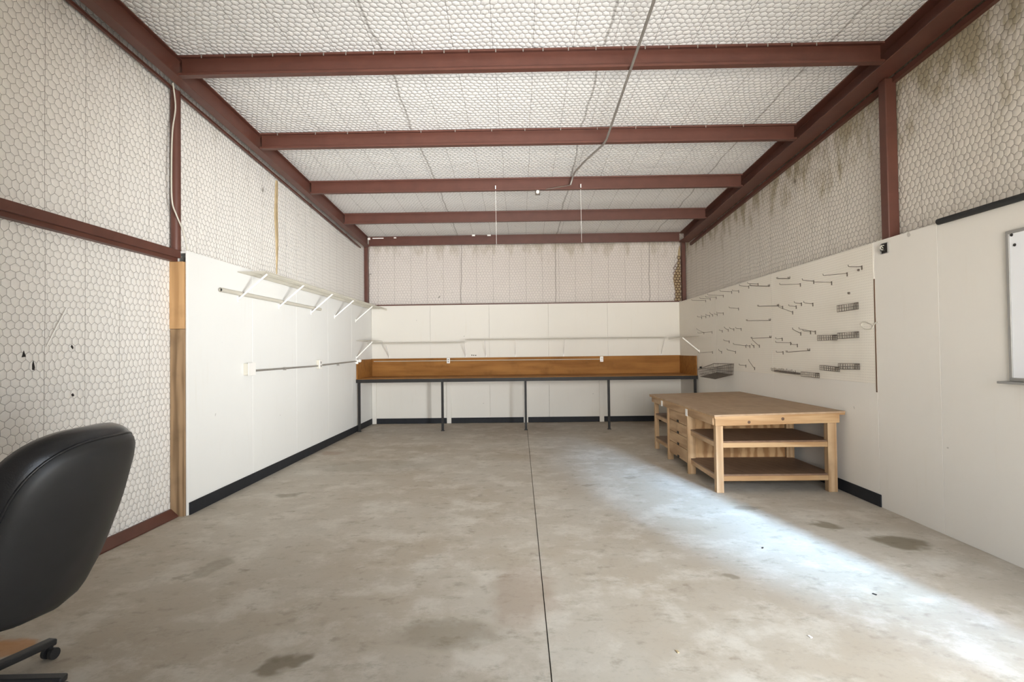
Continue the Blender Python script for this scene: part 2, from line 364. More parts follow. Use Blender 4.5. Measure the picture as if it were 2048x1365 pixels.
# ------------------------------------------------------------------ steel frame
ZB = -0.185
C_PROF = [(0, 0), (0, 0.178), (-0.064, 0.178), (-0.064, 0.160), (-0.060, 0.160), (-0.060, 0.174), (-0.004, 0.174),
          (-0.004, 0.004), (-0.060, 0.004), (-0.060, 0.020), (-0.064, 0.020), (-0.064, 0)]
PY = [4.66, 6.15, 7.64, 9.13, 10.62]
names = ['roof purlin carrying the thin conduit, beam closest to the entrance', 'second maroon roof purlin in from the entrance, where the conduit bends',
         'maroon roof purlin with the small lamp fixture under its middle', 'maroon roof purlin between the lamp fixture beam and the end wall beam',
         'last maroon roof purlin, just before the quilted end wall']
ptop = [4.101, 4.034, 3.951, 3.862, 3.772]
for k, y in enumerate(PY):
    zt = min(roof(y+0.07)-0.003, ptop[k]+0.012)
    o = MB().sweep(C_PROF, (-2.973, y+0.064, zt-0.178), (3.188, y+0.064, zt-0.178), (0, 1, 0), (0, 0, 1)).build('steel_purlin', 'steel')
    p = empty('steel_purlin', (0, y, zt-0.178), names[k], 'beam', 'maroon roof purlins')
    o.name = 'channel'; o.parent = p; o.matrix_parent_inverse = p.matrix_world.inverted()
    if k < 2:                                            # little wire ties along the top flange
        for j in range(26 if k == 0 else 14):
            x = -2.75 + j*(0.215 if k == 0 else 0.41) + random.uniform(-0.03, 0.03)
            MB().box(x-0.004, x+0.004, y-0.004, y, zt-0.030, zt-0.004).build('wire_tie', 'galv', p)
def i_beam(xc, wf, h, x_web, name, label, y0=Y0+0.02, y1=10.72):
    t, tw = 0.012, 0.008
    x0, x1 = xc-wf/2, xc+wf/2
    prof = [(x0, 0), (x1, 0), (x1, t), (x_web+tw, t), (x_web+tw, h-t), (x1, h-t), (x1, h), (x0, h), (x0, h-t), (x_web, h-t), (x_web, t), (x0, t)]
    o = MB().sweep(prof, (0, y0, roof(y0)-h), (0, y1, roof(y1)-h), (1, 0, 0), (0, 0, 1)).build(name, 'steel', bevel=0.003)
    return tag(o, label, 'beam')
i_beam(-3.025, 0.10, 0.188, -3.02, 'steel_rafter', 'long sloping maroon steel rafter above the bright white wall with the wire shelf')
i_beam(3.290, 0.20, 0.188, 3.286, 'steel_rafter', 'long sloping maroon steel rafter above the pegboard wall')
# columns
tag(MB().tube([(-3.155, 4.915, 2.44), (-3.155, 4.915, roof(4.9)-0.19)], 0.042, 16).build('steel_column', 'steel'), 'round maroon steel column with a loose cable, above the wood post', 'column')
tag(MB().box(3.345, 3.445, 4.90, 5.00, 0, roof(5.0)-0.19).build('steel_column', 'steel', bevel=0.008), 'square maroon steel column rising above the hole in the cream wall panel', 'column')
tag(MB().box(-3.205, -3.135, 11.14, 11.24, 0, roof(11.2)-0.01).build('steel_column', 'steel', bevel=0.006), 'maroon steel column in the corner above the white wire shelf', 'column')
tag(MB().box(3.372, 3.445, 11.14, 11.24, 0, roof(11.2)-0.01).build('steel_column', 'steel', bevel=0.006), 'maroon steel column in the corner beside the loose wire netting', 'column')
# girt and base channel on the near insulated wall
G = [(0, 0), (0.085, 0), (0.085, 0.014), (0.080, 0.014), (0.080, 0.005), (0.005, 0.005), (0.005, 0.098), (0.080, 0.098), (0.080, 0.086), (0.085, 0.086), (0.085, 0.103), (0, 0.103)]
g2 = [(0, 0), (0.06, 0), (0.06, 0.032), (0.088, 0.032), (0.088, 0.103), (0, 0.103)]
tag(MB().sweep(g2, (HL+0.002, Y0+0.05, 2.337), (HL+0.002, 4.935, 2.337), (1, 0, 0), (0, 0, 1)).build('wall_girt', 'steel', bevel=0.003),
    'horizontal maroon steel girt crossing the quilted wall above the office chair', 'beam')
tag(MB().sweep([(0, 0), (0.085, 0), (0.085, 0.012), (0.02, 0.07), (0, 0.07)], (HL+0.002, Y0+0.05, 0.001), (HL+0.002, 4.90, 0.001), (1, 0, 0), (0, 0, 1)).build('base_channel', 'steel', bevel=0.003),
    'maroon steel base channel along the floor under the quilted wall behind the chair', 'channel')
# thin rail holding the insulation below the rafter
def rail_z(y): return 3.995 + (y-3.73)*-0.0585
er = empty('edge_rail', (-3.15, 3.7, rail_z(3.7)), 'thin maroon rail running below the rafter over the white wire shelf wall', 'rail')
MB().bar((-3.155, 0.5, rail_z(0.5)), (-3.165, 10.75, rail_z(10.75)), 0.022, 0.022).build('strip', 'steel', er)
for y in (6.25, 8.14, 9.82):
    MB().box(-3.168, -3.142, y-0.02, y+0.02, rail_z(y), roof(y)-0.17).build('hanger', 'steel', er)
tag(MB().bar((HR-0.02, 0.5, roof(0.5)-0.215), (HR-0.02, 10.75, roof(10.75)-0.215), 0.04, 0.05).build('edge_rail', 'steel'), 'maroon angle rail under the rafter holding the stained insulation above the pegboard', 'rail')
# wood post at the edge of the white panel: an upper and a lower length of stud
wp = empty('wood_post', (-3.14, 4.92, 0), 'brown timber post at the edge of the bright white wall panel', 'post')
MB().box(-3.209, -3.082, 4.905, 4.945, 1.716, 2.335).build('upper_stud', 'stud2', wp, bevel=0.003)['label'] = 'fresher orange length of stud'
MB().box(-3.206, -3.080, 4.908, 4.945, 0, 1.714).build('lower_stud', 'stud', wp, bevel=0.003)['label'] = 'older weathered grey-brown length of stud'
# open seam in the insulation, showing the bare batt
s0, s1 = at(553, 338, 0, HL), at(556, 540, 0, HL)
b = MB(); zs = [3.78 - i*0.1 for i in range(14)]
wd = [0.030, 0.040, 0.045, 0.042, 0.05, 0.052, 0.047, 0.043, 0.04, 0.035, 0.026, 0.018, 0.01, 0.003]
vs = []
for z, ww in zip(zs, wd):
    for dx, dy in ((0.0, -ww), (0.012, -ww*0.6), (0.012, ww*0.6), (0.0, ww)): vs.append((HL+dx, 7.1+dy+0.01*math.sin(z*7), z))
fs = [(i*4+k, i*4+k+1, (i+1)*4+k+1, (i+1)*4+k) for i in range(13) for k in range(3)] + [(0, 1, 2, 3)]
tag(b.add(vs, fs).build('insulation_strip', 'olive'), 'narrow tan strip of bare insulation running down the white quilted wall', 'insulation')
# ------------------------------------------------------------------ the back workbench
wb = empty('workbench', (0.1, 10.5, 0), 'long varnished brown workbench spanning the back wall', 'workbench')
MB().box(-3.055, 3.286, 10.04, 11.08, 0.965, 0.985).build('bench_top', 'benchx', wb, bevel=0.004)
MB().box(-3.055, 3.286, 11.08, 11.10, 0.94, 1.345).build('back_board', 'benchx', wb, bevel=0.002)
MB().box(-3.055, -3.036, 10.06, 11.08, 0.985, 1.340).build('end_board', 'benchx', wb, bevel=0.002)
MB().box(3.267, 3.286, 10.06, 11.08, 0.985, 1.340).build('end_board', 'benchx', wb, bevel=0.002)
b = MB(); b.box(-3.055, 3.286, 10.030, 10.038, 0.910, 0.975); b.box(-3.055, 3.286, 10.038, 10.09, 0.910, 0.918)
b.build('front_rail', 'blacksteel', wb)['label'] = 'black steel angle along the front edge'
for x in (-3.005, -1.448, 0.101, 1.645, 3.245):
    lg = MB().box(x-0.021, x+0.021, 10.042, 10.084, 0.006, 0.910).build('leg', 'blacksteel', wb, bevel=0.003); lg['label'] = 'black square steel leg'
    MB().box(x-0.032, x+0.032, 10.030, 10.096, 0, 0.008).build('foot_plate', 'blacksteel', lg)
# conduit and outlets on the bench's back board
tag(MB().tube([(-3.0, 11.066, 1.292), (1.64, 11.066, 1.283)], 0.0075, 8).build('conduit', 'cream'), 'thin pale conduit running along the back board of the workbench', 'conduit')
def outlet(loc, nrm, label, w=0.058, h=0.10, d=0.035, mat='cream', double=False):
    o = empty('outlet_box', loc, label, 'outlet'); n = Vector(nrm); side = Vector((0, 0, 1)).cross(n)
    m = Matrix((( side.x, n.x, 0, loc[0]), (side.y, n.y, 0, loc[1]), (0, 0, 1, loc[2]), (0, 0, 0, 1)))
    MB().box(-w/2, w/2, 0, d, -h/2, h/2, m).build('box', 'galv' if mat == 'galv' else mat, o, bevel=0.004)
    fc = MB().box(-w*0.56, w*0.56, d, d+0.005, -h*0.54, h*0.54, m).build('cover_plate', 'white', o, bevel=0.002)
    if not double:
        for z in (-0.2, 0.2):
            MB().box(-w*0.26, w*0.26, d+0.005, d+0.008, (z-0.13)*h, (z+0.13)*h, m).build('socket', 'alu', fc, bevel=0.001)
    return o
outlet((-1.46, 11.078, 1.290), (0, -1, 0), 'small outlet box on the bench back board nearer the white wire shelf wall')
outlet((1.672, 11.078, 1.283), (0, -1, 0), 'small outlet box on the bench back board nearer the pegboard')
outlet((XL+0.001, 6.015, 1.308), (1, 0, 0), 'large blank switch box where the wall conduit starts on the bright panel', 0.15, 0.130, 0.055, 'cream', True)
outlet((XL+0.001, 8.125, 1.308), (1, 0, 0), 'outlet box midway along the wall conduit on the bright white panel', 0.085, 0.125, 0.05, 'cream')
c1 = empty('conduit', (XL, 7, 1.30), 'grey steel conduit between the boxes on the bright white wall', 'conduit')
MB().tube([(XL+0.022, 6.094, 1.285), (XL+0.022, 8.078, 1.285)], 0.012, 10).build('pipe', 'galv', c1)
MB().tube([(XL+0.022, 8.175, 1.290), (XL+0.022, 10.012, 1.318)], 0.012, 10).build('pipe', 'galv', c1)
for y in (6.95, 9.0): MB().box(XL, XL+0.037, y-0.008, y+0.008, 1.262, 1.300).build('strap', 'galv', c1)
el = empty('conduit_elbow', (-3.03, 10.05, 1.32), 'white rounded conduit elbow at the corner of the workbench end board', 'conduit fitting')
MB().box(-3.058, -3.012, 10.02, 10.056, 1.265, 1.345).build('body', 'white', el, bevel=0.006)
MB().lathe([(0.0, -0.03), (0.02, -0.028), (0.031, -0.015), (0.034, 0), (0.031, 0.015), (0.02, 0.028), (0.0, 0.03)], (-2.985, 10.04, 1.325), 'X', 16).build('cap', 'white', el)
# three small dark holes in the back wall over the bench
for k, (x, z) in enumerate(((-0.985, 1.395), (-0.945, 1.392), (-0.905, 1.390))):
    tag(MB().lathe([(0.0, -0.002), (0.011, -0.002), (0.011, 0.001), (0, 0.001)], (x, YB-0.001, z), 'Y', 12).build('wall_plug', 'dark'),
        'small dark plug in a row of three above the workbench back board', 'plug', 'row of three dark plugs')
# ------------------------------------------------------------------ wire shelves
def wire_shelf(label, a, b, depth_dir, depth, z, ends, pitch=0.026, braces=(), brace_h=0.30, brace_mat='white'):
    """a, b: the two ends along the wall; depth_dir: unit vector away from the wall; braces: distances along the wall"""
    a, b, n = Vector(a), Vector(b), Vector(depth_dir); d = (b-a); L = d.length; d.normalize()
    o = empty('wire_shelf', a, label, 'shelf')
    m = MB(); up = Vector((0, 0, 1))
    for t in (0.012, depth*0.5, depth): m.tube([a+n*t, b+n*t], 0.0036, 6)
    m.tube([a+n*depth-up*0.026, b+n*depth-up*0.026], 0.0036, 6)
    for i in range(int(L/pitch)+1):
        p = a + d*min(L, i*pitch) + up*0.004
        m.tube([p+n*0.006, p+n*depth, p+n*(depth+0.003)-up*0.030], 0.0019, 4, False)
    m.build('deck', 'cream', o)
    for t in braces:
        p = a + d*t
        br = MB().bar(p+n*0.006-up*brace_h, p+n*(depth-0.004)-up*0.024, 0.018, 0.007, d).build('brace', brace_mat, o)
        MB().box(-0.012, 0.012, -0.004, 0.004, -0.03, 0.03, Matrix.Translation(p+n*0.0045-up*brace_h) @ (Matrix.Rotation(math.pi/2, 4, 'Z') if abs(n.x) > 0.5 else Matrix.Identity(4))).build('wall_clip', 'white', br)
    return o
wire_shelf('long white wire shelf high on the bright wall above the hanging rod', (XL, 5.81, 2.37), (XL, 11.10, 2.37), (1, 0, 0), 0.33, 2.37, 1,
           braces=(0.02, 1.02, 2.08, 3.09, 4.24), brace_h=0.295)
wire_shelf('short white wire shelf in the corner on the bright wall above the bench', (XL, 10.06, 1.70), (XL, 10.80, 1.70), (1, 0, 0), 0.31, 1.70, 1, braces=(0.01,), brace_h=0.32)
wire_shelf('lower length of white wire shelf on the back wall over the bench', (XL+0.005, YB, 1.665), (-1.09, YB, 1.665), (0, -1, 0), 0.32, 1.66, 1, braces=(0.36, 1.94), brace_h=0.295)
wire_shelf('raised longer length of white wire shelf on the back wall over the bench', (-1.085, YB, 1.715), (2.94, YB, 1.715), (0, -1, 0), 0.32, 1.71, 1, braces=(0.39, 1.0, 1.99, 3.99), brace_h=0.34)
wire_shelf('short wire shelf in the corner on the pegboard wall', (XR-0.012, 9.89, 1.70), (XR-0.012, 10.80, 1.70), (-1, 0, 0), 0.31, 1.70, 1, braces=(0.01,), brace_h=0.275)
rod = empty('hanging_rod', (XL+0.03, 5.44, 2.12), 'pale hollow hanging rod resting on the wire shelf braces', 'rod')
b = MB(); n = 18; P0, P1 = Vector((XL+0.025, 5.44, 2.135)), Vector((XL+0.025, 8.20, 2.145))
b.tube([P0, P1], 0.0225, n, False)
b.tube([P0, P0+(P1-P0)*0.02], 0.017, n, False); b.build('tube', 'cream', rod)
MB().lathe([(0.0228, -0.001), (0.0165, -0.001)], P0, 'Y', n).build('rim', 'galv', rod)
MB().lathe([(0.0, 0.035), (0.0168, 0.035)], P0, 'Y', n).build('plug', 'dark', rod)
MB().lathe([(0.0, 0.0), (0.0225, 0.0), (0.0225, 0.002), (0, 0.003)], P1, 'Y', n).build('end_cap', 'alu', rod)
# ------------------------------------------------------------------ pegboard and what hangs on it
PX = XR-0.004
pl = ['pegboard sheet with the small wire baskets, next to the plain cream panel', 'pegboard sheet in the middle, full of long hooks', 'pegboard sheet in the back corner beside the short wire shelf']
for k, (y0, y1) in enumerate(((5.045, 7.068), (7.072, 9.098), (9.102, YB-0.002))):
    tag(MB().box(PX, XR-0.0005, y0, y1, 1.130, 2.436).build('pegboard', 'peg', bevel=0.0015), pl[k], 'pegboard', 'pegboard sheets')
HOOKS = [  # base and tip of every hook as measured, kind
 (1411.6,601.5,1383.5,601.2,'s'),(1420.7,598,1400,597.4,'s'),(1432.7,595,1411.6,594.5,'s'),(1446.8,591.5,1415.7,590.4,'s'),(1463.5,584,1440.3,582.8,'s'),
 (1477.5,582.2,1465,582,'s'),(1497.8,573.4,1479,571.6,'s'),(1516.4,568.2,1495.7,567.4,'s'),(1538.3,572.9,1500.4,571.7,'d'),(1578.6,557.5,1554.6,557.7,'d'),
 (1600.9,568.6,1559.8,569.8,'s'),(1627.8,562.8,1605,560.8,'s'),(1663.6,565,1627.8,564.3,'s'),(1694.6,547.2,1646.6,551.6,'s'),(1724,533.8,1697,533.8,'s'),
 (1403.5,635,1395,634,'s'),(1412,633.4,1403,632.6,'s'),(1419.5,631.5,1411.7,630.7,'s'),(1425.4,630,1420,627,'s'),(1434.4,628.8,1429,628.7,'s'),(1446.9,626.8,1433.6,626.4,'s'),
 (1477.2,617.3,1458.5,616,'s'),(1556.6,612.3,1516.4,613,'d'),(1565.7,613.8,1556.8,612.0,'s'),(1585.6,624.3,1557.5,614.6,'s'),(1592.7,613.2,1578,612.3,'s'),(1603.2,607.3,1589,606,'s'),(1626,607.9,1607.9,606,'s'),
 (1540.2,641.3,1493.8,642,'d'),
 (1408,665.7,1393.8,659,'s'),(1424.3,664.3,1396,666.7,'s'),(1444.8,662,1439.5,661.7,'s'),(1456.7,660,1449,656.2,'s'),(1468,658.6,1459.5,657.3,'s'),(1482.4,658,1472,657.3,'s'),
 (1601.8,666.4,1585.5,659.3,'s'),(1621.4,663.8,1606,662.2,'s'),(1631,663.6,1598.4,658.5,'s'),
 (1458.6,683,1447.6,681.4,'s'),(1541.4,675.7,1503.3,677.3,'d'),(1564.7,677.6,1551.8,678.2,'s'),(1492,692,1467,689,'s'),(1500,692.2,1493.8,692,'s'),(1508,692.2,1503.3,690.5,'s'),(1519,691.4,1505.2,681,'s'),
 (1581.6,686,1551.8,685.5,'s'),(1595,690,1583.2,689.4,'s'),
 (1425.2,704.3,1397,706.2,'s'),(1443.3,703.8,1437.6,701,'s'),(1471.4,703.8,1454.3,700,'s'),(1566.4,704.6,1553,705.1,'s'),(1618,701.8,1573.7,704.8,'d'),
 (1492,731.4,1478.6,730.5,'s'),(1509.5,736.2,1497.6,722,'s')]
hk = []
for (bx, by, tx, ty, kind) in HOOKS:
    p = at(bx, by, 0, PX); tip = at(tx, ty, 1, p.y); hk.append([p, tip, kind])
hk.sort(key=lambda h: -h[0].z)
rows = []
for h in hk:
    if rows and rows[-1][0][0].z - h[0].z < 0.085 and abs(rows[-1][-1][0].z - h[0].z) < 0.05: rows[-1].append(h)
    else: rows.append([h])
ordn = ['first', 'second', 'third', 'fourth', 'fifth', 'sixth', 'seventh', 'eighth', 'ninth', 'tenth', 'eleventh', 'twelfth', 'thirteenth', 'fourteenth', 'fifteenth', 'sixteenth', 'seventeenth']
for ri, row in enumerate(rows):
    row.sort(key=lambda h: -h[0].y)
    for ki, (p, tip, kind) in enumerate(row):
        L = (tip-p).length; d = (tip-p).normalized()
        look = ('long' if L > 0.20 else 'short' if L < 0.09 else 'medium') + (' double-pronged' if kind == 'd' else '') + ' metal peg hook'
        o = empty('peg_hook', p, '%s, %s from back wall in %s row from top' % (look, ordn[ki], ordn[ri]), 'hook', 'metal hooks on the pegboard')
        r = 0.0030 if kind == 's' else 0.0034
        for s in ((0,) if kind == 's' else (-0.013, 0.013)):
            off = Vector((0, s, 0)); q = p + off
            path = [q + Vector((0.004, 0, 0.006)), q + Vector((-0.006, 0, 0.006)), q + Vector((-0.012, 0, 0)), tip + off - d*0.012, tip + off + Vector((0, 0, 0.002)), tip + off + d*0.004 + Vector((0, 0, 0.018))]
            MB().tube(path, r, 6).build('prong', 'zinc', o)
        b = MB(); y = 0.007 if kind == 's' else 0.022
        b.box(p.x-0.004, p.x, p.y-y, p.y+y, p.z-(0.030 if kind == 's' else 0.004), p.z+(0.010 if kind == 's' else 0.005))
        if kind == 'd': b.box(p.x-0.003, p.x, p.y-y, p.y+y, p.z-0.004, p.z+0.006); b.box(p.x-0.006, p.x, p.y-y, p.y-y+0.004, p.z, p.z+0.024); b.box(p.x-0.006, p.x, p.y+y-0.004, p.y+y, p.z, p.z+0.024)
        b.build('base_plate', 'zinc', o)
struct(MB().box(PX-0.0015, XR-0.0002, 5.033, 5.0445, 1.05, 2.1).build('trim_8', 'knot'))
# small wire baskets: (upper edge near, upper edge far, bottom) measured on the wall
BK = [((1712, 606), (1674, 611), 13, 'tilted little wire basket hanging highest on the pegboard'),
      ((1713, 664), (1675, 666.4), 11.5, 'pale little wire basket in the middle basket row, nearer the plain panel'),
      ((1670, 670.5), (1637, 671.5), 10, 'little wire basket in the middle basket row, nearer the long hooks'),
      ((1714.6, 728), (1674, 728), 11, 'dark little wire basket in the bottom basket row, nearest the plain panel'),
      ((1675, 734.5), (1638, 731.5), 9, 'pale little wire basket in the bottom basket row, middle of the three'),
      ((1635, 746.7), (1602, 744.4), 9, 'dark little wire basket at the end of the ragged tool strip')]
for (a, c, hpx, lab) in BK:
    A = at(a[0], a[1], 0, PX); Cc = at(c[0], c[1], 1, A.y)
    dep = max(0.16, min(0.24, (A.x-Cc.x)*0.75)); slope = (Cc.z-A.z)
    h = hpx*A.y/FPX; wy = 0.085
    o = empty('wire_basket', A, lab, 'basket', 'little wire baskets on the pegboard')
    y0, y1 = A.y-wy/2, A.y+wy/2; x0, x1 = PX-0.004, PX-dep
    def rim(z): return [(x0, y0, A.z+z), (x1, y0, A.z+z+slope), (x1, y1, A.z+z+slope), (x0, y1, A.z+z), (x0, y0, A.z+z)]
    rm = MB(); rm.tube(rim(0), 0.0036, 6); rm.build('rim', 'zinc', o)
    b = MB(); b.tube(rim(-h*0.5), 0.0022, 5); b.tube(rim(-h), 0.0028, 5)
    for k in range(8):
        t = k/7; x = x0+(x1-x0)*t; z = A.z+slope*t
        b.tube([(x, y0, z), (x, y0, z-h), (x, y1, z-h), (x, y1, z)], 0.0022, 5)
    for k in range(1, 4):
        y = y0+wy*k/4; b.tube([(x0, y, A.z), (x0, y, A.z-h), (x1, y, A.z-h+slope), (x1, y, A.z+slope)], 0.0022, 5)
    b.build('mesh', 'zinc', o)
    MB().box(PX-0.003, PX, A.y-0.03, A.y+0.03, A.z-0.010, A.z+0.004).build('base_plate', 'zinc', o)
# big basket in the corner by the bench
o = empty('wire_basket', (PX, 8.38, 1.06), 'big dark wire basket on the pegboard beside the workbench end', 'basket')
W_ = PX-0.004
BT = [Vector((W_, 8.38, 1.065)), Vector((3.01, 8.38, 1.000)), Vector((3.01, 9.06, 1.004)), Vector((W_, 9.06, 1.075))]      # bottom corners
RM = [Vector((W_, 8.35, 1.232)), Vector((2.985, 8.35, 1.240)), Vector((2.985, 9.09, 1.128)), Vector((W_, 9.09, 1.16))]     # rim corners
def loop_(t): return [BT[k % 4].lerp(RM[k % 4], t) for k in range(5)]
MB().tube(loop_(1), 0.0055, 6).build('rim', 'zinc', o)
b = MB()
for t in (0, 0.33, 0.66): b.tube(loop_(t), 0.003, 5)
for i, nn in ((0, 12), (1, 20)):
    for k in range(nn+1):
        f = k/nn; a0, a1 = BT[i].lerp(BT[i+1], f), BT[(i+3) % 4].lerp(BT[(i+2) % 4], f)
        r0, r1 = RM[i].lerp(RM[i+1], f), RM[(i+3) % 4].lerp(RM[(i+2) % 4], f)
        b.tube([r0, a0, a1, r1], 0.0026, 5)
b.build('mesh', 'zinc', o)
# ragged tool strip along the pegboard
A, Cc = at(1552, 742, 0, PX), at(1601, 748, 0, PX)
o = empty('tool_strip', A, 'ragged dark tool holder strip low on the pegboard, ending at a little basket', 'tool holder')
MB().bar(A+Vector((-0.012, 0, 0)), Cc+Vector((-0.012, 0, 0)), 0.022, 0.022).build('bar', 'zinc', o)
n = 16
for k in range(n):
    p = A + (Cc-A)*(k/(n-1)); l = 0.03+0.02*random.random()
    MB().tube([p+Vector((-0.02, 0, -0.005)), p+Vector((-0.05, 0.01, 0.0)), p+Vector((-0.055, 0.012, l))], 0.0035, 5).build('clip', 'zinc', o)
# cord loop at the joint of the pegboard
lp = [(1757, 645), (1752, 645), (1747, 652), (1743, 658), (1735, 659), (1727, 657), (1723, 651), (1725, 645), (1731, 644), (1738, 647), (1744, 649)]
pts = [at(x, y, 0, PX-0.006) for x, y in lp]
tag(MB().tube(catmull(pts, 6), 0.0045, 6).build('cord_loop', 'cream'), 'loop of pale yellowed cord at the pegboard joint with the plain panel', 'cord')
# one small cap sticking out near the big basket
p = at(1403.5, 736, 0, PX)
tag(MB().lathe([(0, 0), (0.022, 0), (0.024, -0.03), (0.02, -0.034), (0, -0.034)], p, 'X', 14).build('bin_cap', 'dark'), 'small dark round cap on the pegboard above the big basket', 'cap')
for k, (x, y) in enumerate(((1698.8, 586.7), (1718, 540.5))):
    p = at(x, y, 0, PX)
    tag(MB().lathe([(0, 0), (0.012, 0), (0.010, -0.012), (0, -0.014)], p, 'X', 12).build('peg_stub', 'zinc'), ['small dark stub on the pegboard above the tilted basket', 'tiny dark stub below the highest hook on the pegboard'][k], 'peg')
# ------------------------------------------------------------------ things on the plain panel of the pegboard wall
jb = empty('junction_box', (XR, 4.882, 2.355), 'small open junction box with loose wires under the square column', 'junction box')
b = MB(); y0, y1, z0, z1 = 4.838, 4.926, 2.311, 2.399
b.box(XR-0.004, XR, y0, y1, z0, z1); b.build('hole', 'dark', jb)
b = MB(); b.box(XR-0.012, XR, y0-0.004, y0, z0, z1); b.box(XR-0.012, XR, y1, y1+0.004, z0, z1); b.box(XR-0.012, XR, y0, y1, z0-0.004, z0); b.box(XR-0.012, XR, y0, y1, z1, z1+0.004)
b.build('box_edge', 'alu', jb)
for k in range(5):
    a = random.uniform(0, 6.28); c = Vector((XR-0.004, 4.882, 2.355))
    MB().tube(catmull([c+Vector((0, 0.02*math.cos(a), 0.02*math.sin(a))), c+Vector((-0.025, 0.025*math.cos(a+1), 0.025*math.sin(a+1))), c+Vector((-0.02, 0.03*math.cos(a+2), 0.03*math.sin(a+2)))], 5), 0.004, 6).build('wire', ['cream', 'dark', 'alu', 'dark', 'cream'][k], jb)
bd = empty('whiteboard', (XR, 3.05, 1.22), 'large whiteboard with a grey frame on the plain cream panel', 'whiteboard')
wy0, wy1, wz0, wz1 = 2.20, 3.665, 1.232, 2.236
MB().box(XR-0.012, XR-0.001, wy0, wy1, wz0, wz1).build('surface', 'board', bd)
b = MB()
for (a0, a1, c0, c1) in ((wy0, wy1, wz0, wz0+0.022), (wy0, wy1, wz1-0.022, wz1), (wy0, wy0+0.022, wz0+0.022, wz1-0.022), (wy1-0.022, wy1, wz0+0.022, wz1-0.022)):
    b.box(XR-0.020, XR-0.0005, a0, a1, c0, c1)
b.build('frame', 'alu', bd, bevel=0.002)
MB().box(XR-0.075, XR-0.001, wy0, wy1+0.035, wz0-0.018, wz0-0.002).build('marker_ledge', 'alu', bd, bevel=0.003)
for (y, z) in ((3.625, 2.205), (3.605, 2.135)):
    MB().lathe([(0, -0.018), (0.009, -0.017), (0.010, -0.012)], (XR, y, z), 'X', 10).build('magnet', 'dark', bd)
tag(MB().tube([(XR-0.026, 4.235, 2.437), (XR-0.026, 4.228, 2.437), (XR-0.026, 2.45, 2.425)], [0.016, 0.024, 0.024], 18).build('foam_tube', 'foam'), 'long black foam tube along the top edge of the cream wall panel', 'tube')
# ------------------------------------------------------------------ cable on the column, wires on the roof
cb = [(346, 166, -3.105), (351, 215, -3.105), (345, 262, -3.105), (343, 330, -3.105), (344, 400, -3.105), (352, 428, -3.105), (366, 462, -3.10), (373, 492, -3.085), (375, 506, -3.075)]
tag(MB().tube(catmull([at(x, y, 0, X) for x, y, X in cb], 8), 0.0065, 8).build('cable', 'cream'), 'loose pale cable hanging down the round column to the wood post', 'cable')
zc = 3.90
cpts = [(1322, -40, 2, 3.965), (1264, 131, 2, 3.922), (1240, 200, 2, 3.880), (1213, 279, 2, 3.828), (1206, 290, 2, 3.825), (1170, 322, 2, 3.845), (1150, 344, 2, 3.900), (1146, 353, 1, 7.595), (1141, 370, 1, 7.61)]
cp = [at(x, y, a, v) for x, y, a, v in cpts]
cz = empty('conduit', cp[1], 'bent galvanised conduit crossing under the roof purlins to the lamp fixture', 'conduit')
MB().tube(cp, 0.0125, 10).build('pipe', 'galv', cz)
q = cp[-1]
MB().tube([q, q+Vector((-0.05, 0.0, -0.012)), at(1092, 379, 2, 3.752)], 0.006, 8).build('flex_whip', 'zinc', cz)
fx = empty('lamp_fixture', (0.287, 7.67, 3.80), 'small square lamp fixture hung under the third roof purlin', 'lamp')
MB().box(0.252, 0.322, 7.65, 7.72, 3.752, 3.764).build('box', 'zinc', fx, bevel=0.003)
b = MB(); b.box(0.252, 0.322, 7.665, 7.70, 3.700, 3.752); b.build('back_plate', 'zinc', fx, bevel=0.003)
MB().lathe([(0, -0.05), (0.018, -0.046), (0.026, -0.03), (0.026, 0.0), (0, 0)], (0.287, 7.665, 3.732), 'Y', 16).build('globe', 'white', fx)
for k, (x, zt, zb) in enumerate(((-0.313, 3.80, 2.99), (0.898, 3.80, 3.005))):
    o = empty('hanging_wire', (x, 7.66, zt), ['thin white wire hanging from the lamp fixture beam, on the bright wall side', 'thin white wire hanging from the lamp fixture beam, on the pegboard side'][k], 'wire')
    MB().tube([(x, 7.655, zt), (x+0.004, 7.655, zb)], 0.0022, 6).build('strand', 'white', o)
    MB().box(x-0.006, x+0.006, 7.63, 7.66, zt-0.02, zt+0.03).build('clip', 'white', o)
# white slivers standing in for daylight leaking in above the last purlin
for k, (px, py, w_, h_) in enumerate(((738, 478, 0.05, 0.035), (756, 477, 0.22, 0.016), (790, 476, 0.05, 0.02), (947, 471, 0.06, 0.03), (978, 471, 0.07, 0.022))):
    p = at(px, py, 1, 10.612)
    tag(MB().box(p.x-w_/2, p.x+w_/2, 10.606, 10.618, p.z-h_*0.6, p.z+h_*0.6).build('facing_scrap', 'white', bevel=0.004),
        ['torn bit of white facing in the corner end of the last purlin', 'long thin torn strip of white facing on the last purlin', 'small torn bit of white facing beside the long thin strip', 'torn bit of white facing with a dangling end near mid purlin', 'torn bit of white facing next to the hanging wire'][k], 'scrap', 'torn white facing on the last purlin')
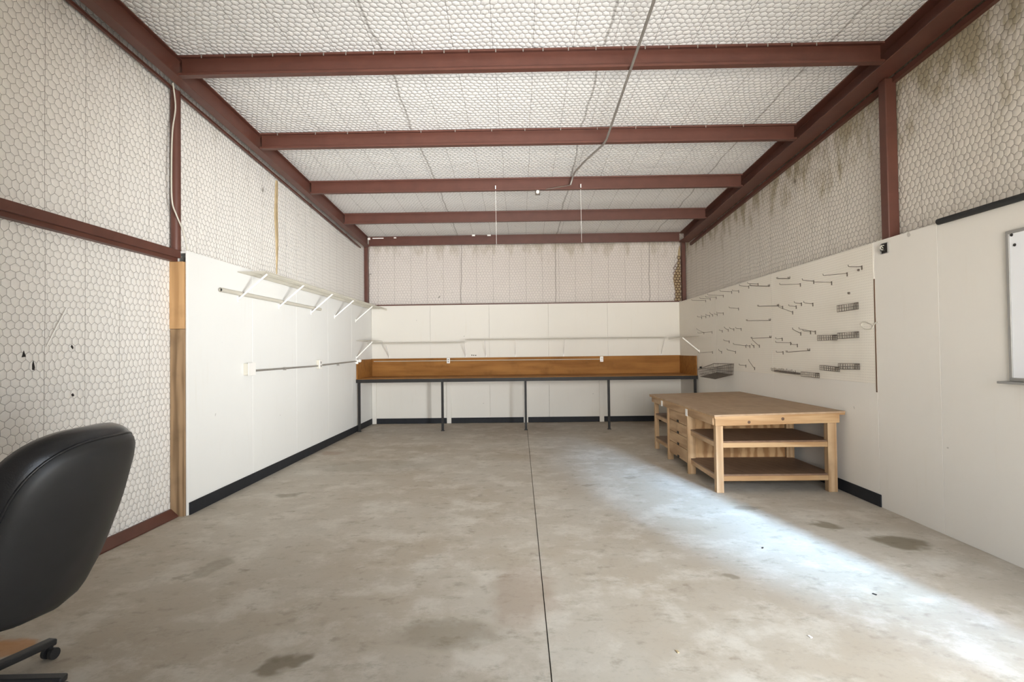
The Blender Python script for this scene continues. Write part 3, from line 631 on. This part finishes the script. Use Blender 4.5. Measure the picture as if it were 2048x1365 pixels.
# loose netting in the back corner
b = MB(); cx, cz_ = 0.062, 0.054
for r in range(17):
    for c in range(2):
        x = 3.255 + c*cx + (r % 2)*cx/2 + 0.012*math.sin(r*0.5); z = 2.50 + r*cz_; s = cx/math.sqrt(3)
        if r > 13 and c == 0: continue
        hx = [(x+s*math.sin(math.radians(60*k)), 11.225+0.01*math.sin(r), z+s*math.cos(math.radians(60*k))) for k in range(7)]
        b.tube(hx, 0.0055, 5)
ln = empty('loose_netting', (3.27, 11.22, 2.45), 'loose strip of rusty chicken wire over a dark gap in the back corner', 'netting')
b.build('netting', 'steel', ln)
b = MB(); vs = []
for i in range(12):
    z = 2.47+i*0.105; l = 3.245+0.02*math.sin(i*1.1)+max(0, (i-5))*0.022
    vs += [(min(l, 3.36), HB-0.004, z), (3.375, HB-0.004, z), (min(l, 3.36), HB, z), (3.375, HB, z)]
b.add(vs, [(i*4, i*4+1, i*4+5, i*4+4) for i in range(11)] + [(i*4+2, i*4+6, i*4+7, i*4+3) for i in range(11)])
b.build('gap', 'olive', ln)
# white tie and torn spots on the quilted wall behind the chair
tp = [at(134, 616, 0, HL+0.03), at(116, 650, 0, HL+0.03), at(93, 694, 0, HL+0.012)]
tag(MB().tube(catmull(tp, 6), 0.0045, 6).build('plastic_tie', 'white'), 'white plastic tie poking out of the quilted wall above the chair', 'tie')
def torn(pts, label):
    P = [at(x, y, 0, HL+0.003) for x, y in pts]; n = len(P); c = sum(P, Vector())/n
    vs = P + [p - Vector((0.004, 0, 0)) for p in P] + [c + Vector((0.004, 0, 0))]
    fs = [(k, (k+1) % n, n+(k+1) % n, n+k) for k in range(n)] + [(k, (k+1) % n, 2*n) for k in range(n)]
    tag(MB().add(vs, fs).build('torn_flap', 'dark'), label, 'tear')
torn([(48, 702), (52, 714), (44, 715)], 'triangular dark tear in the quilted wall above the chair')
torn([(67, 722), (70, 735), (69, 741), (65, 740), (65, 730)], 'tall narrow dark tear in the quilted wall, below the white tie')
torn([(144, 690), (147, 695), (146, 699), (142, 694)], 'small dark tear in the quilted wall on a facing seam, below the white tie')
torn([(146, 787), (149, 791), (146, 794), (143, 790)], 'lowest small dark tear in the quilted wall above the chair back')
# ------------------------------------------------------------------ the pine work table
TX0, TX1, TY0, TY1 = 1.955, 3.285, 5.485, 8.13
tb = empty('work_table', (2.6, 6.8, 0), 'pine work table with drawers and open shelves against the pegboard wall', 'table')
def zt_(x): return 0.772 + 0.022*(x-TX0)/(TX1-TX0)     # the top has warped a little higher at the wall
b = MB(); vs = []
for (x, y) in ((TX0, TY0), (TX1, TY0+0.03), (TX1, TY1), (TX0-0.02, TY1)):
    vs += [(x, y, zt_(x)+0.012), (x, y, zt_(x)+0.030)]
b.add(vs, [(0, 2, 4, 6), (1, 7, 5, 3), (0, 1, 3, 2), (2, 3, 5, 4), (4, 5, 7, 6), (6, 7, 1, 0)]).build('table_top', 'hardb', tb, bevel=0.003)
vs = []
b = MB()
for (x, y) in ((TX0+0.003, TY0+0.003), (TX1-0.003, TY0+0.033), (TX1-0.003, TY1-0.003), (TX0-0.017, TY1-0.003)):
    vs += [(x, y, zt_(x)-0.006), (x, y, zt_(x)+0.012)]
b.add(vs, [(0, 2, 4, 6), (1, 7, 5, 3), (0, 1, 3, 2), (2, 3, 5, 4), (4, 5, 7, 6), (6, 7, 1, 0)]).build('top_edge', 'pine_x', tb)['label'] = 'pale edge of the table top'
AZ = 0.690
# aprons
vs = [(1.975, 5.515, AZ-0.005), (3.225, 5.515, AZ+0.018), (3.225, 5.553, AZ+0.018), (1.975, 5.553, AZ-0.005), (1.975, 5.515, zt_(1.975)-0.006), (3.225, 5.515, zt_(3.225)-0.006), (3.225, 5.553, zt_(3.225)-0.006), (1.975, 5.553, zt_(1.975)-0.006)]
ap = MB().add(vs, [(0, 3, 2, 1), (4, 5, 6, 7), (0, 1, 5, 4), (1, 2, 6, 5), (2, 3, 7, 6), (3, 0, 4, 7)]).build('apron', 'pine_x', tb, bevel=0.003)
for (x, z, r) in ((2.315, 0.722, 0.018), (2.655, 0.752, 0.019)):
    MB().lathe([(0, -0.001), (r*0.8, -0.001), (r, 0.002)], (x, 5.515, z), 'Y', 14).build('knot', 'knot', ap)
MB().box(1.962, 1.990, 5.555, 8.10, AZ, 0.768).build('apron', 'pine_y', tb, bevel=0.003)
MB().box(3.19, 3.225, 5.555, 8.10, AZ+0.01, 0.785).build('apron', 'pine_y', tb, bevel=0.003)
MB().box(1.975, 3.225, 8.085, 8.12, AZ, 0.775).build('apron', 'pine_x', tb, bevel=0.003)
# legs: pairs of 2x4
for (x0, x1, y0, y1) in ((1.992, 2.066, 5.553, 5.625), (3.125, 3.215, 5.553, 5.63), (1.966, 2.056, 6.40, 6.44), (3.12, 3.21, 6.40, 6.44),
                         (1.966, 2.040, 7.255, 7.295), (3.12, 3.21, 7.255, 7.295), (1.992, 2.05, 8.03, 8.085), (3.125, 3.215, 8.03, 8.085)):
    MB().box(x0, x1, y0, y1, 0, 0.768 if x0 < 2.5 else 0.785).build('leg', 'pine_z', tb, bevel=0.004)
# shelves of the near bay
for z in (0.520, 0.180):
    MB().box(2.0, 3.19, 5.572, 6.44, z-0.012, z+0.004).build('shelf', 'darkb', tb)['label'] = 'dark brown hardboard shelf'
    MB().box(2.066, 3.125, 5.560, 5.598, z-0.062, z-0.012).build('shelf_rail', 'pine_x', tb, bevel=0.003)
    MB().box(2.000, 2.036, 5.627, 6.40, z-0.062, z-0.012).build('shelf_rail', 'pine_y', tb, bevel=0.003)
    MB().box(3.15, 3.186, 5.632, 6.40, z-0.062, z-0.012).build('shelf_rail', 'pine_y', tb, bevel=0.003)
# shelves of the far bay
for z in (0.520, 0.180):
    MB().box(2.0, 3.19, 7.30, 8.08, z-0.012, z+0.004).build('shelf', 'darkb', tb)['label'] = 'dark brown hardboard shelf'
    MB().box(2.000, 2.036, 7.297, 8.03, z-0.062, z-0.012).build('shelf_rail', 'pine_y', tb, bevel=0.003)
# drawer cabinet in the middle
MB().box(2.056, 3.12, 6.445, 6.463, 0.10, 0.768).build('cabinet_side', 'ply', tb)
MB().box(2.056, 3.12, 7.235, 7.253, 0.10, 0.768).build('cabinet_side', 'ply', tb)
MB().box(2.04, 3.12, 6.463, 7.235, 0.085, 0.10).build('cabinet_bottom', 'ply', tb)
zz = [0.105, 0.262, 0.405, 0.548, 0.685]
for k in range(4):
    dr = MB().box(1.985, 2.004, 6.448, 7.250, zz[k]+0.003, zz[k+1]-0.003).build('drawer', 'pine_y', tb, bevel=0.003)
    MB().box(1.976, 1.987, 6.82, 6.88, zz[k]+0.004, zz[k]+0.032).build('finger_pull', 'dark', dr, bevel=0.004)
for y, z in ((6.42, 0.725), (7.52, 0.728)):
    MB().box(1.958, 1.966 if y < 7 else 1.962, y-0.035, y+0.035, z-0.045, z+0.04).build('paper_label', 'white', tb)['label'] = 'blank white paper sticker'
# ------------------------------------------------------------------ office chair
ch = empty('office_chair', (-2.36, 2.27, 0), 'black leather office chair with a high rounded back, beside the quilted wall', 'chair')
# back: local axes: width along y, up along the lean, depth towards -x
LEAN = 0.343; BC = Vector((-1.923, 2.374, 0.734))
up_ = Vector((math.sin(LEAN), 0, math.cos(LEAN))); dep_ = Vector((-math.cos(LEAN), 0, math.sin(LEAN))); yaw_ = Matrix.Rotation(0.081, 3, 'Z')
def back_pt(u, v, d):
    return BC + yaw_ @ (Vector((0, 1, 0))*u + up_*v + dep_*d)
NSEG = 64
def outline(k):
    a = 2*math.pi*k/NSEG; c, s_ = math.cos(a), math.sin(a); n_ = 2.738 if s_ > 0 else 4.943
    x = math.copysign(abs(c)**(2/n_), c); y = math.copysign(abs(s_)**(2/n_), s_)
    return x*0.338*(1+0.16*max(0, -y)), y*0.402
def dish(prof, sgn=1):
    b = MB(); vs = []
    for (kk, dd) in prof:
        for k in range(NSEG):
            x, y = outline(k)
            vs.append(back_pt(x*kk, y*kk, dd + 0.0225*(y*kk/0.402)**2 + 0.119*(x*kk/0.338)**2))
    n = len(prof)
    fs = [(i*NSEG+k, i*NSEG+(k+1) % NSEG, (i+1)*NSEG+(k+1) % NSEG, (i+1)*NSEG+k) for i in range(n-1) for k in range(NSEG)]
    fs.append(tuple((n-1)*NSEG+k for k in range(NSEG)))
    return b.add(vs, fs, True)
dish([(1.0, 0.0), (0.985, -0.018), (0.94, -0.030), (0.85, -0.037), (0.6, -0.045), (0.3, -0.048), (0.1, -0.049)]).build('back_shell', 'plastic', ch)
cu = dish([(1.0, 0.002), (1.035, 0.015), (1.055, 0.045), (1.05, 0.085), (1.01, 0.125), (0.93, 0.150), (0.8, 0.155), (0.72, 0.140), (0.65, 0.150), (0.4, 0.160), (0.2, 0.158), (0.05, 0.157)]).build('back_cushion', 'leather', ch)
pp = [back_pt(outline(k)[0]*1.004, outline(k)[1]*1.004, 0.0 + 0.0225*(outline(k)[1]/0.402)**2 + 0.119*(outline(k)[0]/0.338)**2) for k in range(NSEG+1)]
MB().tube(pp, 0.006, 6).build('piping', 'leather', cu)
# seat
b = MB(); prof = [(0.0, 0.40), (0.8, 0.40), (0.97, 0.415), (1.02, 0.45), (1.02, 0.49), (0.96, 0.52), (0.8, 0.535), (0.4, 0.53), (0.05, 0.525)]
vs = []
for (kk, z) in prof:
    for k in range(40):
        a = 2*math.pi*k/40; c, s_ = math.cos(a), math.sin(a)
        vs.append((-2.40+math.copysign(abs(c)**0.6, c)*0.29*kk, 2.37+math.copysign(abs(s_)**0.6, s_)*0.29*kk, z))
b.add(vs, [(i*40+k, i*40+(k+1) % 40, (i+1)*40+(k+1) % 40, (i+1)*40+k) for i in range(len(prof)-1) for k in range(40)], True)
b.build('seat', 'leather', ch)
MB().bar((-2.30, 2.37, 0.385), (-2.03, 2.36, 0.44), 0.09, 0.02).build('back_bracket', 'plastic', ch)
for y in (2.05, 2.69):
    arm = MB().tube(catmull([(-2.20, y-0.02*(1 if y > 2.3 else -1), 0.43), (-2.22, y+0.05*(1 if y > 2.3 else -1), 0.50), (-2.30, y+0.05*(1 if y > 2.3 else -1), 0.64), (-2.45, y+0.04*(1 if y > 2.3 else -1), 0.66)], 6), 0.018, 8).build('armrest', 'plastic', ch)
    MB().box(-2.56, -2.24, y+(0.02 if y > 2.3 else -0.08), y+(0.08 if y > 2.3 else -0.02), 0.655, 0.685).build('arm_pad', 'leather', arm, bevel=0.012)
kn = at(208, 1048, 1, 2.58)
MB().lathe([(0, -0.02), (0.018, -0.018), (0.02, 0), (0.018, 0.018), (0, 0.02)], kn+Vector((-0.02, 0, 0)), 'X', 12).build('adjusting_knob', 'plastic', ch)
CX, CY = -2.36, 2.27
MB().tube([(CX, CY, 0.12), (CX, CY, 0.28), (CX, CY, 0.281), (CX, CY, 0.40)], [0.034, 0.034, 0.02, 0.02], 14).build('gas_column', 'plastic', ch)
bs = MB().lathe([(0, 0.06), (0.05, 0.06), (0.058, 0.10), (0.05, 0.135), (0, 0.14)], (CX, CY, 0), 'Z', 20).build('star_base', 'plastic', ch)
for k in range(5):
    a = math.radians(10 + 72*k); d = Vector((math.cos(a), math.sin(a), 0)); c = Vector((CX, CY, 0))
    MB().bar(c+d*0.04+Vector((0, 0, 0.105)), c+d*0.38+Vector((0, 0, 0.078)), 0.05, 0.032).build('leg', 'plastic', bs, bevel=0.008)
    w_ = c+d*0.365; p = Vector((-d.y, d.x, 0))
    cs = MB().tube([w_+Vector((0, 0, 0.085)), w_+Vector((0, 0, 0.028))], 0.012, 8).build('caster', 'plastic', bs)
    b = MB()
    for s in (-1, 1): b.tube([w_+p*(0.010*s)+Vector((0, 0, 0.027)), w_+p*(0.028*s)+Vector((0, 0, 0.027))], 0.027, 14)
    b.build('caster', 'plastic', bs)
# a few scraps lying on the floor
for k, (px, py, mt, lab) in enumerate(((1525, 1097, 'dark', 'small dark scrap in the sunlit streak on the floor'), (1749, 1190, 'dark', 'tiny dark scrap lower down in the sunlit streak'), (1620, 1275, 'white', 'tiny pale scrap on the bright floor'), (1355, 1305, 'olive', 'tiny reddish scrap on the floor near the saw-cut joint'))):
    p = at(px, py, 2, 0.0); a = random.uniform(0, 3)
    tag(MB().box(-0.012, 0.012, -0.006, 0.006, 0, 0.005, Matrix.Translation(p) @ Matrix.Rotation(a, 4, 'Z')).build('floor_scrap', mt, bevel=0.002), lab, 'scrap')
